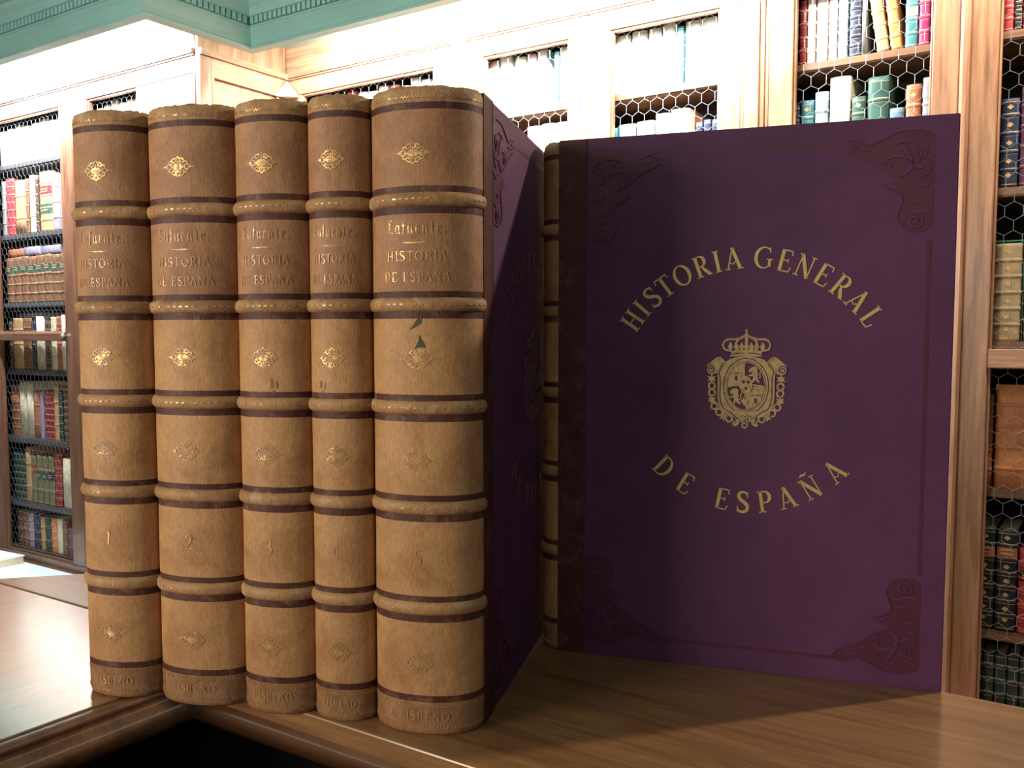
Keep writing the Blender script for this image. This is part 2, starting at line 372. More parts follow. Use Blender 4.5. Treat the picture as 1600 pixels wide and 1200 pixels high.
def volume(name, label, num, w, loc, rz, full_cover, depth=.268, pub='L.RISUEÑO', seed=0, orn_w=.0170):
    rnd = random.Random(seed)
    root = empty(name, loc, rz)
    tag(root, label, 'book', 'matching volumes of the set on the desk')
    sp = Spine(w, bulge(w))
    # ---- spine body, cut into rows so every tooled line is a crisp row of its own
    rows = [(0, -.0022, 2), (.0012, -.0007, 2), (.004, 0, 2), (.0205, 0, 1), (.0245, 0, 0)]
    for i, b in enumerate(BANDS):
        rows += [(b-.0082, 0, 1), (b-.0036, 0, 3), (b+.0036, 0, 1), (b+.0076, 0, 4 if i >= 3 else 0)]
    rows += [(.3665, 0, 1), (.3705, 0, 3), (H-.004, 0, 3), (H-.0012, -.0008, 3), (H, -.0024, 3)]
    full = []
    for (z0, o0, m0), (z1, o1, _) in zip(rows, rows[1:]):
        k = max(1, int((z1-z0)/.012))
        for i in range(k): full.append((z0+(z1-z0)*i/k, o0+(o1-o0)*i/k, m0))
    full.append(rows[-1])
    mb = MB(); NA = 40; ring = []
    for z, off, m in full:
        vs = []
        for i in range(NA+1):
            a = -sp.half+2*sp.half*i/NA
            zz = z+(rnd.uniform(-.0007, .0007) if z > H-.0011 or z < .001 else 0) if z > .0005 else z
            vs.append(sp.P(a, zz, off+rnd.uniform(-.00012, .00012)))
        ring.append(mb.add(vs))
    for j in range(len(full)-1):
        for i in range(NA): mb.face((ring[j]+i, ring[j]+i+1, ring[j+1]+i+1, ring[j+1]+i), full[j][2], True)
        mb.face((ring[j], ring[j+1], ring[j+1]+NA, ring[j]+NA), full[j][2])
    mb.face([ring[0]+i for i in range(NA+1)][::-1], 2); mb.face([ring[-1]+i for i in range(NA+1)], 3)
    spine = mb.build('spine', [M['tan'], M['stripe'], M['tan_foot'], M['cord'], M['tan_d']], root)
    # ---- raised bands with their dotted gilt roll
    for b in BANDS:
        mb = MB(); prof = [(-.0040, -.0002), (-.0034, .0010), (-.0020, .0019), (0, .0022), (.0020, .0019), (.0034, .0010), (.0040, -.0002)]
        rg = [mb.add([sp.P((-1+2*i/NA)*sp.half, b+dz, o+rnd.uniform(-.0001, .0002)) for dz, o in prof]) for i in range(NA+1)]
        for p, q in zip(rg, rg[1:]):
            for k in range(len(prof)-1): mb.face((p+k, q+k, q+k+1, p+k+1), 0, True)
        k = int(2*sp.half/.0040)
        for i in range(k):
            if rnd.random() < (.85 if b < .15 else .25): continue
            a = (-1+2*(i+.5)/k)*sp.half*.97
            mb.ribbon([(a-.0011, b), (a, b), (a+.0011, b)], .0008, sp.P, .0025, 1, .0018)
        mb.build('raised_band', [M['cord'], M['gold_spine']], spine)
    # ---- gilt rolls at head and tail
    for z, mi in ((.3735, 'gold_spine'), (.0180, 'gold_faint'), (.0052, 'gold_faint')):
        mb = MB(); k = int(2*sp.half/.0022)
        for i in range(k):
            if rnd.random() < .1: continue
            a = (-1+2*(i+.5)/k)*sp.half*.97
            mb.ribbon([(a-.0009, z-.0007), (a, z+.0006), (a+.0009, z-.0007)], .0006, sp.P, .0003)
        mb.build('gilt_roll', M[mi], spine)
    # ---- arabesques in the panels
    for z, mm in ((.342, 'gold_spine'), (.2245, 'gold_spine'), (.1650, 'gold_faint'), (.0440, 'gold_faint')):
        mb = MB(); ornament(mb, rnd.uniform(-.001, .001), z, sp.P, min(orn_w, w*.38), .0125, .00025)
        mb.build('gilt_ornament', M[mm], spine)
    # ---- lettering
    fs = min(1.0, w/.060)
    mb = MB()
    put_line(mb, 'lafuente.', 0, .2965, .0078, sp.P, .0003, 0, .92*fs, .12)
    mb.ribbon([(-.0075, .2915), (-.003, .2913), (.003, .2913), (.0075, .2915)], [.0004, .0009, .0009, .0004], sp.P, .0003)
    put_line(mb, 'HISTORIA', 0, .2810, .0056, sp.P, .0003, 0, 1.08*fs, .16)
    put_line(mb, 'DE ESPAÑA', 0, .2690, .0056, sp.P, .0003, 0, 1.02*fs, .16)
    mb.build('gilt_lettering', M['gold_spine' if num == 5 else 'gold_faint'], spine)
    mb = MB(); put_line(mb, str(num), 0, .1025, .0095, sp.P, .0003); mb.build('volume_number', M['gold_faint'], spine)
    mb = MB(); put_line(mb, pub, 0, .0093, .0052, sp.P, .0003, 0, 1.05*fs, .18); mb.build('binder_name', M['gold_faint'], spine)
    # ---- page block and boards
    TB = .0036
    mb = MB(); mb.box((-w/2+TB, -.002, .004), (w/2-TB, depth-.007, H-.004)); mb.build('page_block', M['paper_dim'], root)
    for sgn, nm in ((1, 'front_cover'), (-1, 'back_cover')):
        mb = MB(); x0 = sgn*(w/2-TB); x1 = sgn*w/2
        mb.box((x0, .0005, 0), (x1, depth, H))
        cov = mb.build(nm, M['cloth'], root, bevel=.0009)
        P = lambda s_, z, off, sg=sgn: (sg*(w/2+off), s_, z)
        if sgn < 0 and not full_cover: continue
        if sgn < 0:
            mb = MB(); mb.ribbon([(.011, 0), (.011, H/2), (.011, H)], .0215, P, .0005)
            mb.build('leather_hinge', M['maroon'], cov); continue
        mb = MB()
        mb.ribbon([(.0100, 0.0003), (.0100, .1), (.0100, H/2), (.0100, H-.1), (.0100, H-.0003)], .0200, P, .0005)
        mb.ribbon([(.0202, 0.0003), (.0202, H/2), (.0202, H-.0003)], .0007, P, .0008)
        mb.build('leather_hinge', M['maroon'], cov)
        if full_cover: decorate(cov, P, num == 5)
    if num in (3, 4):
        mb = MB(); dx = .004 if num == 3 else -.009
        for a, z, r1, r2, k in ((0, .2085, .0011, .0034, 9), (.0032, .2078, .0009, .0030, 9), (.0012, .2040, .0012, .0010, 7)):
            mb.poly([(a+dx+r1*math.cos(2*math.pi*i/k)*rnd.uniform(.6, 1.2), z+r2*math.sin(2*math.pi*i/k)*rnd.uniform(.6, 1.2)) for i in range(k)], sp.P, .00012)
        mb.build('ink_smudge', M['smudge'], spine)
    if num == 5:
        mb = MB()
        for pts in ([(.001, .2475), (.004, .2490), (.0035, .2450), (-.001, .2425), (-.004, .2412), (-.0015, .2440)], [(.002, .2385), (.0045, .2345), (.006, .2310), (.001, .2312), (-.001, .2300), (.0015, .2345)],
                    [(.0005, .2530), (.0022, .2525), (.0018, .2495), (.0008, .2500)]):
            mb.poly(pts, sp.P, .0003)
        mb.build('leather_tear', M['tear'], spine)
    return root
def decorate(cov, P, grazing=False):
    # blind frame line between the corner pieces
    mb = MB()
    for p in ([(.070, .3648), (.140, .3650), (.205, .3650)], [(.2495, .300), (.2495, .190), (.2495, .078)], [(.068, .0168), (.140, .0168), (.202, .0166)]):
        mb.ribbon(p, .0026, P, .00018); 
    mb.build('blind_frame_line', M['emboss'], cov)
    # four blind-stamped scroll corners
    for (s0, z0, sx, sz) in ((.2508, .0158, -1, 1), (.0215, .0158, 1, 1), (.0215, .3655, 1, -1), (.2508, .3655, -1, -1)):
        Q = lambda a, b, off: P(s0+sx*a*.001, z0+sz*b*.001, off)
        mb = MB()
        sil = [(0, 57), (5, 59.5), (9.9, 59.8), (16, 58.6), (19.8, 55.2), (21.6, 50), (20.4, 44), (18.4, 40), (16.6, 36.4), (20, 35.6), (24.3, 33.6), (28.2, 31), (31.5, 27.9), (27.5, 28.3), (24.3, 28.2), (20.8, 26.6), (21, 24), (24.3, 21.6), (29, 20.4), (33.3, 18), (35.6, 15), (37.8, 12.6), (42.5, 11.2), (47.7, 9),
               (52, 6.6), (54.6, 3.6), (54.4, .8), (52.2, -.9), (48.8, -1.2), (45.9, -.7), (42.4, 1.6), (38.8, 2.4), (35, .9), (31.5, -.9), (26.5, -3.4), (20.7, -5.2), (14, -5.8), (8.1, -5.4), (3.2, -4.2), (0, -1.8)]
        mb.poly(sil if sx*sz < 0 else sil[::-1], Q, .0002)
        def rg(pts, w=1.2):
            p = smooth(pts, 5); mb.ribbon(p, [v*.001 for v in taper(len(p), .4, w)], lambda a, b, off: Q(a*1000, b*1000, off), .0008, 1)
        def ridge(pts, w=1.2): rg([(a*.001, b*.001) for a, b in pts], w)
        ridge([(20, 25), (15, 20), (14, 16), (17, 8), (22, 2)], 3.2); ridge([(30, 13.5), (25, 10.5), (19, 11), (15, 14)], 2.6); ridge([(6, 18.5), (10, 18), (14, 14)], 2.4)
        ridge([(24, 3.5), (18, 1.2), (14, 2)], 1.5); ridge([(10, 3), (5, 5.5), (3.5, 10)], 1.2); ridge([(3, 14), (2.6, 20), (6, 24), (10.5, 23)], 1.1)
        ridge([(31, 28.2), (24.5, 30.6), (19.5, 33)], 1.6); ridge([(1, 28), (5, 30.2), (10, 30), (13, 27)], 1.6); ridge([(2, 46.5), (7, 47.5), (12.5, 46.2), (17.5, 45)], 1.8); ridge([(8, 40), (12, 41), (15.5, 39.5)], 1.5)
        ridge([(48, 3.5), (43, 5.2), (38, 5.6)], 1.6); ridge([(52, 2.2), (49.5, 4.6), (47, 2.6), (49.6, 1)], 1.0)
        ridge(spiral(10.5, 53, 5.2, 1.0, 210, -260, 18), 1.2); ridge(spiral(8.5, 9.5, 4.2, 1.0, 90, 560, 18), 1.1); ridge(spiral(28, 16.2, 3.2, .8, 0, -420, 16), 1.0)
        ridge(sil[1:12:2], .8); ridge(sil[16:26:2], .8); ridge(sil[27:38:2], .9)
        mb.build('embossed_corner', [M['emboss'], M['cloth']], cov)
    # gilt title on its two arcs
    mb = MB(); cx, cz, rr = .1360, .1944, .0972-.0072
    ang = {0: 146.1, 1: 139.6, 2: 133.2, 3: 126.4, 4: 118.1, 5: 109.6, 6: 103.0, 7: 96.4, 8: 84.3, 9: 75.9, 10: 67.9, 11: 60.0, 12: 52.0, 13: 43.4, 14: 35.2}
    for i, ch in enumerate('HISTORIAGENERAL'):
        th = R(ang[i]); g, adv = G_(ch)
        put_glyph(mb, ch, cx+rr*math.cos(th), cz+rr*math.sin(th), th-math.pi/2, .0150, P, .0004, 0, .98, adv*.98/2)
    mb.build('gilt_title', M['gold_grazing' if grazing else 'gold'], cov)
    mb = MB(); cx, cz, rr = .1360, .2044, .0833+.0072
    for ch, a in zip('DEESPAÑA', (-133.4, -120.2, -101.0, -91.0, -80.9, -70.4, -58.2, -45.0)):
        th = R(a); g, adv = G_(ch)
        put_glyph(mb, ch, cx+rr*math.cos(th), cz+rr*math.sin(th), th+math.pi/2, .0150, P, .0004, 0, .98, adv*.98/2)
    mb.build('gilt_title', M['gold_grazing' if grazing else 'gold'], cov)
    arms(cov, P, M['gold_grazing' if grazing else 'gold_arms'])
def arms(cov, P0, gm):
    """crowned oval shield in a scrolled cartouche hung with a chain collar; drawn on a 1320 x 1200 grid"""
    P = lambda x, y, off: P0(.1350+(x-618)*7.22e-5, .2079-(y-612)*7.44e-5, off)
    G, D = 0, 1
    mb = MB(); e = .0003
    # cartouche body: a filled ring between the oval and its outer outline
    out = [(620, 398), (700, 408), (770, 425), (812, 452), (850, 470), (880, 540), (885, 640), (885, 760), (872, 850), (830, 915), (770, 950), (715, 985), (700, 1035), (640, 975), (620, 955)]
    out = smooth(out, 4); full = out + [(1240-x, y) for x, y in out[::-1]][1:-1]
    k = len(full); n0 = len(mb.v)
    for x, y in full: mb.v.append(P(x, y, e))
    for x, y in full:
        th = math.atan2((y-680)/240, (x-620)/195); mb.v.append(P(620+190*math.cos(th), 680+235*math.sin(th), e))
    for i in range(k): j = (i+1) % k; mb.face((n0+i, n0+j, n0+k+j, n0+k+i), G)
    # rims
    mb.ribbon(arc(620, 680, 181, 226, 0, 360, 48)[:-1], 9, P, .0007, G, 0, True)
    mb.ribbon(arc(620, 680, 210, 262, 118, 422, 40), 8, P, .0005, D, 0)
    for s in (1, -1):
        X = lambda p: [(620+s*(x-620), y) for x, y in p]
        mb.ribbon(X(smooth([(880, 540), (862, 620), (862, 780), (835, 880), (760, 930), (690, 990)], 5)), 9, P, .0005, D)
        mb.ribbon(X(smooth([(885, 545), (882, 640), (880, 800), (850, 905), (770, 960), (735, 1000), (730, 1045)], 5)), 10, P, .0007, G)
        # upper scrolls
        mb.poly(X([(812, 460), (850, 420), (885, 410), (930, 440), (985, 480), (1000, 520), (985, 560), (940, 575), (905, 560), (880, 560), (850, 520)])[::s], P, e, G)
        mb.ribbon(X(spiral(955, 525, 46, 8, 60, -560, 40)), 8, P, .0008, D)
        mb.ribbon(X(smooth([(815, 465), (845, 425), (885, 412), (935, 445), (995, 495)], 5)), 10, P, .0009, G)
        # chain collar: links and flames by turns
        for kx, ky, kind in ((945, 612, 1), (942, 680, 0), (940, 745, 0), (940, 812, 1), (915, 872, 0), (868, 928, 0), (825, 968, 1), (775, 985, 0)):
            if kind == 0: mb.ribbon([(620+s*(x-620), y) for x, y in arc(kx, ky, 30, 31, 0, 360, 16)[:-1]], 17, P, .0006, G, 0, True)
            else:
                st = [(kx+(46 if i % 2 else 24)*math.cos(math.pi*i/6), ky+(44 if i % 2 else 22)*math.sin(math.pi*i/6)) for i in range(12)]
                mb.poly(X(st)[::s], P, .0006, G)
        # foot scrolls
        mb.ribbon(X(smooth([(640, 950), (680, 985), (690, 1030), (730, 1050)], 5)), 22, P, .0006, G)
        mb.ribbon(X(spiral(715, 1030, 26, 8, 0, 420, 20)), 9, P, .0007, G)
    for x, y, r in ((585, 985, 26), (615, 1005, 22), (650, 985, 26), (615, 1045, 24)):
        mb.ribbon(arc(x, y, r, r, 0, 360, 12)[:-1], 15, P, .0006, G, 0, True)
    # quarters: castles on the gilt quarters, lions on the dark ones
    def quarter(a0, a1, mat):
        mb.poly([(620, 680)] + arc(620, 680, 172, 216, a0, a1, 16), P, .00022, mat)
    quarter(180, 270, G); quarter(0, 90, G)
    mb.ribbon([(448, 690), (540, 662), (600, 665)], 12, P, .0006, G); mb.ribbon([(650, 660), (720, 670), (790, 680)], 12, P, .0006, G)
    mb.ribbon([(612, 470), (612, 580)], 10, P, .0006, D); mb.ribbon([(618, 750), (600, 800), (560, 850)], 9, P, .0006, G); mb.ribbon([(618, 750), (640, 800), (690, 860)], 9, P, .0006, G)
    for cx, cy, k in ((530, 565, .9), (712, 770, 1)):      # castles
        q = [(-50, 70), (-50, -10), (-60, -10), (-60, -45), (-40, -45), (-40, -30), (-20, -30), (-20, -75), (20, -75), (20, -30), (40, -30), (40, -45), (60, -45), (60, -10), (50, -10), (50, 70)]
        mb.poly([(cx+x*k, cy+y*k) for x, y in q], P, .0007, G)
        mb.ribbon([(cx, cy+68*k), (cx, cy+20*k)], 24*k, P, .0009, D)
        mb.ribbon([(cx-55*k, cy-8*k), (cx+55*k, cy-8*k)], 6, P, .0009, D)
    for cx, cy in ((695, 565), (520, 770)):                # lions rampant
        body = smooth([(-45, -45), (-20, -65), (12, -70), (30, -50), (28, -20), (38, 10), (30, 40), (52, 70), (40, 82), (10, 55), (-5, 80), (-28, 78), (-12, 50), (-10, 20), (-44, 22), (-52, 8), (-22, 0), (-18, -18), (-46, -18), (-50, -32)], 3)
        mb.poly([(cx+x, cy+y) for x, y in body], P, .0007, G)
        mb.ribbon([(cx+x, cy+y) for x, y in smooth([(34, 40), (58, 25), (52, -5), (66, -28)], 4)], 10, P, .0007, G)
    mb.ribbon([(600, 800), (620, 850), (650, 815)], 22, P, .0007, G); mb.poly(arc(615, 830, 26, 30, 0, 360, 12)[:-1], P, .0008, G)
    mb.poly(arc(620, 668, 56, 76, 0, 360, 24)[:-1], P, .0009, G); mb.ribbon(arc(620, 668, 56, 78, 0, 360, 28)[:-1], 9, P, .0012, G, 0, True)
    for x, y in ((598, 640), (642, 640), (620, 700)):
        mb.poly([(x, y-22), (x+9, y-6), (x+18, y), (x+8, y+8), (x, y+20), (x-8, y+8), (x-18, y), (x-9, y-6)], P, .0012, D)
    # crown: circlet, lobed arches with beads, orb and cross
    mb.poly([(465, 400), (480, 352), (540, 340), (620, 336), (700, 340), (760, 352), (772, 400), (700, 402), (620, 398), (540, 402)], P, .0005, G)
    mb.ribbon(smooth([(470, 385), (545, 372), (620, 368), (695, 372), (768, 385)], 4), 8, P, .0008, D)
    mb.poly([(600, 368), (620, 350), (640, 368), (620, 388)], P, .0010, G)
    mb.poly([(480, 350), (420, 345), (388, 305), (400, 262), (440, 238), (500, 240), (540, 215), (590, 210), (620, 185), (650, 210), (700, 215), (740, 240), (800, 238), (840, 262), (852, 305), (822, 345), (760, 350), (620, 334)], P, .00028, D)
    for p in ([(478, 350), (418, 335), (400, 285), (440, 245), (520, 240), (600, 212)], [(545, 342), (520, 295), (540, 250), (610, 212)]):
        for s in (1, -1):
            q = smooth([(620+s*(x-620), y) for x, y in p], 5); mb.ribbon(q, 17, P, .0007, G)
            for i in range(0, len(q), 3): mb.poly(arc(q[i][0], q[i][1], 11, 11, 0, 360, 8)[:-1], P, .0011, G)
    mb.ribbon([(620, 340), (620, 280), (620, 215)], 30, P, .0007, G)
    for x in (-150, -95, -45, 0, 45, 95, 150):
        mb.poly([(620+x, 270-abs(x)*.05), (620+x+24, 310), (620+x+10, 345), (620+x-10, 345), (620+x-24, 310)], P, .0008, G)
    mb.poly(arc(620, 203, 22, 20, 0, 360, 12)[:-1], P, .0010, G)
    mb.ribbon([(620, 190), (620, 148)], 12, P, .0010, G); mb.ribbon([(604, 165), (636, 165)], 11, P, .0010, G)
    mb.build('gilt_coat_of_arms', [gm, M['cloth']], cov)

ROW = R(20)
ex, ey = math.cos(ROW), math.sin(ROW)
def at_row(u, v): return (u*ex - v*ey, u*ey + v*ex, 0)
VOLS = [(1, -.3935, .0535, 'tan leather volume with red-brown lines, at the left end of the spine row, numbered 1'),
        (2, -.3345, .0620, 'wide tan leather volume numbered 2, second from the left end of the row'),
        (3, -.2785, .0495, 'tan leather volume numbered 3 with dark smudge mid-spine, middle of the row'),
        (4, -.2335, .0400, 'thinnest tan leather volume, numbered 4, squeezed beside the thickest one'),
        (5, -.1790, .0680, 'thickest tan volume, nearest of the row, with torn patch mid-spine and purple side')]
for num, u, w, lab in VOLS:
    volume('antique_book', lab, num, w, at_row(u, (.501 if num == 5 else .507)+bulge(w)), ROW, num == 5, seed=num, depth=.266, pub='RISUEÑO' if num != 5 else 'L.RISUEÑO')
a6 = R(15.4)
T6 = .060
n6 = (-math.sin(a6), math.cos(a6))
volume('antique_book', 'purple cloth volume facing forward with gilt title arcs and coat of arms', 6, T6,
       (-.3465+n6[0]*T6/2+.0003, .5825+n6[1]*T6/2, 0), a6-math.pi/2, True, seed=6, depth=.2655)

# ------------------------------------------------------------------ desk: two lacquered leaves meeting in a corner
def sweep(mb, path, prof, mat=0, closed=False, smooth_=False):
    """sweep a profile (outward offset, z) along a 2-D path; outward is to the right of travel; mitred"""
    k = len(path); rg = []
    for i, p in enumerate(path):
        a = Vector(path[i-1]) if i else None; b = Vector(path[i+1]) if i < k-1 else None; p = Vector(p)
        d1 = (p-a).normalized() if a else (b-p).normalized(); d2 = (b-p).normalized() if b else d1
        n1 = Vector((d1.y, -d1.x)); n2 = Vector((d2.y, -d2.x)); m = (n1+n2).normalized(); m /= max(.2, m.dot(n1))
        rg.append(mb.add([(p.x+m.x*o, p.y+m.y*o, z) for o, z in prof]))
    q = len(prof)
    for r0, r1 in zip(rg, rg[1:]):
        for j in range(q if closed else q-1): mb.face((r0+j, r1+j, r1+(j+1) % q, r0+(j+1) % q), mat, smooth_)
    if closed: mb.face([rg[0]+j for j in range(q)][::-1], mat); mb.face([rg[-1]+j for j in range(q)], mat)
XE, YE, YB = -.5405, .3945, .656
desk = empty('corner_desk', (-.4, .55, -1.05)); DO = (-.4, .55, -1.05)
tag(desk, 'glossy brown oak corner desk the big volumes stand on', 'desk')
TOPT = .006
left_poly = [(XE, -.9), (XE, YE), (XE, .446), (-.915, .446), (-1.10, .25), (-1.10, -.9)]
right_poly = [(XE, .4462), (XE, YE), (.75, YE), (.75, YB), (-.722, YB), (-.915, .4475), (XE, .4475)]
mb = MB(); mb.prism([(-1.10, -.9), (XE, -.9), (XE, .4462), (-.915, .4462), (-1.10, .25)], -.03, 0)
mb.build('tabletop', M['desk_y'], desk, DO, bevel=.0012)
mb = MB(); mb.prism([(XE, YE), (.75, YE), (.75, YB), (-.722, YB), (-.9155, .4470), (XE, .4470)], -.03, .0003)
mb.build('tabletop', M['desk_x'], desk, DO, bevel=.0012)
# moulded front edge running round the inner corner
prof = [(-.020, -.001), (-.002, -.001), (.0000, -.0025), (-.0005, -.0065), (-.0020, -.0090), (-.0010, -.0115), (.0015, -.0145), (.0030, -.0190), (.0025, -.0240), (.0005, -.0285), (-.0025, -.0325), (-.020, -.0330)]
prof = [(o+.001, z) for o, z in prof]
mb = MB(); sweep(mb, [(XE+.007, -.9), (XE+.007, YE+.001), (.75, YE+.001)], prof, 0, True, True)
mb.build('edge_moulding', M['desk_edge'], desk, DO)
# body of the desk, coloured near black for the shade under the overhang
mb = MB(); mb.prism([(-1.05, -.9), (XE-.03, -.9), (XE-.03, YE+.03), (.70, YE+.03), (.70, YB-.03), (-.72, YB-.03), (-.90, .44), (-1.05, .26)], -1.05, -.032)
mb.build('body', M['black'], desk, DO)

# ------------------------------------------------------------------ setting
def struct(name, mb, mats, **k): return tag(mb.build(name, mats, **k), kind='structure')
mb = MB(); mb.box((-5.2, -3, -1.10), (2.6, 2.75, -1.05)); struct('floor', mb, M['floor'])
mb = MB(); mb.box((-5.2, -3, 1.285), (2.6, 2.75, 1.32)); struct('ceiling', mb, M['teal'])
mb = MB(); mb.box((-2.62, 2.70, -1.05), (2.6, 2.75, 1.285)); struct('wall_back', mb, M['wallp'])
mb = MB(); mb.box((-5.2, 2.31, -1.05), (-2.62, 2.36, 1.285)); struct('wall_corner', mb, M['wallp'])
mb = MB(); mb.box((-5.25, -3, -1.05), (-5.2, 2.36, 1.285)); struct('wall_left', mb, M['wallp'])
VX, VY1, VY2 = -2.355, 1.640, 2.030
vpath = [(-5.2, VY1), (VX, VY1), (VX, VY2), (2.6, VY2)]
prof = [(0, 1.153), (.004, 1.153), (.006, 1.160), (.002, 1.164), (.004, 1.180), (.012, 1.196), (.022, 1.206), (.022, 1.210), (.028, 1.212), (.028, 1.216), (.018, 1.218), (.018, 1.240), (.036, 1.242), (.036, 1.248), (.044, 1.262), (.060, 1.274), (.066, 1.285), (-.030, 1.285), (-.030, 1.153)]
mb = MB(); sweep(mb, vpath, prof, 0, True)
def dentils(a, b, nrm):
    a, b = Vector(a), Vector(b); d = (b-a).normalized(); n = Vector(nrm); L = (b-a).length
    k = int(L/.021)
    for i in range(k):
        p = a+d*(.021*(i+.5)); q0 = p-d*.0068+n*.015; q1 = p+d*.0068+n*.032
        mb.box((q0.x, q0.y, 1.219), (q1.x, q1.y, 1.2405))
dentils((-5.0, VY1), (VX, VY1), (0, -1)); dentils((VX+.03, VY1+.01), (VX+.03, VY2-.02), (0, 0)) if False else None
for i in range(int((VY2-VY1)/.021)-1):
    y = VY1+.021*(i+.2); mb.box((VX+.015, y-.0068, 1.219), (VX+.032, y+.0068, 1.2405))
dentils((VX+.03, VY2), (2.4, VY2), (0, -1))
struct('trim_1', mb, M['teal'])

# ------------------------------------------------------------------ wire-fronted bookcases
def hexmesh(x0, x1, z0, z1, y, cw=.038, r=.0007):
    """chicken wire between two heights: one mesh of twisted cells"""
    mb = MB(); s = cw/math.sqrt(3); rowh = 1.5*s; seen = set()
    n = int((x1-x0)/cw)+2; m = int((z1-z0)/rowh)+2
    def clipseg(a, b):
        for ax, lo, hi in ((0, x0, x1), (1, z0, z1)):
            if a[ax] > b[ax]: a, b = b, a
            if b[ax] < lo or a[ax] > hi: return None
            if a[ax] < lo: t = (lo-a[ax])/(b[ax]-a[ax]); a = tuple(a[i]+(b[i]-a[i])*t for i in (0, 1))
            if b[ax] > hi: t = (hi-a[ax])/(b[ax]-a[ax]); b = tuple(a[i]+(b[i]-a[i])*t for i in (0, 1))
        return a, b
    def seg(a, b, rr):
        c = clipseg(a, b)
        if not c: return
        a, b = c; dx, dz = b[0]-a[0], b[1]-a[1]; d = math.hypot(dx, dz)
        if d < 1e-4: return
        ux, uz = -dz/d*rr, dx/d*rr
        k = mb.add([(a[0]+ux, y, a[1]+uz), (a[0]-ux*.5, y-rr, a[1]-uz*.5), (a[0]-ux, y+rr*.6, a[1]-uz), (b[0]+ux, y, b[1]+uz), (b[0]-ux*.5, y-rr, b[1]-uz*.5), (b[0]-ux, y+rr*.6, b[1]-uz)])
        for i in range(3): j = (i+1) % 3; mb.face((k+i, k+j, k+3+j, k+3+i), 0, True)
    for j in range(-1, m+1):
        for i in range(-1, n+1):
            cx = x0+cw*(i+(.5 if j % 2 else 0)); cz = z0+rowh*j
            top = (cx, cz+s); ul = (cx-cw/2, cz+s/2); ur = (cx+cw/2, cz+s/2); lr = (cx+cw/2, cz-s/2)
            seg(ul, top, r); seg(top, ur, r); seg(ur, lr, r*1.5)
    return mb
def ring(mb, x0, x1, z0, z1, sw, tw, bw, y0, y1, vm=0, hm=1):
    mb.box((x0, y0, z0), (x0+sw, y1, z1), vm); mb.box((x1-sw, y0, z0), (x1, y1, z1), vm)
    mb.box((x0+sw, y0, z1-tw), (x1-sw, y1, z1), hm); mb.box((x0+sw, y0, z0), (x1-sw, y1, z0+bw), hm)
ZB, ZT = -.66, 1.110
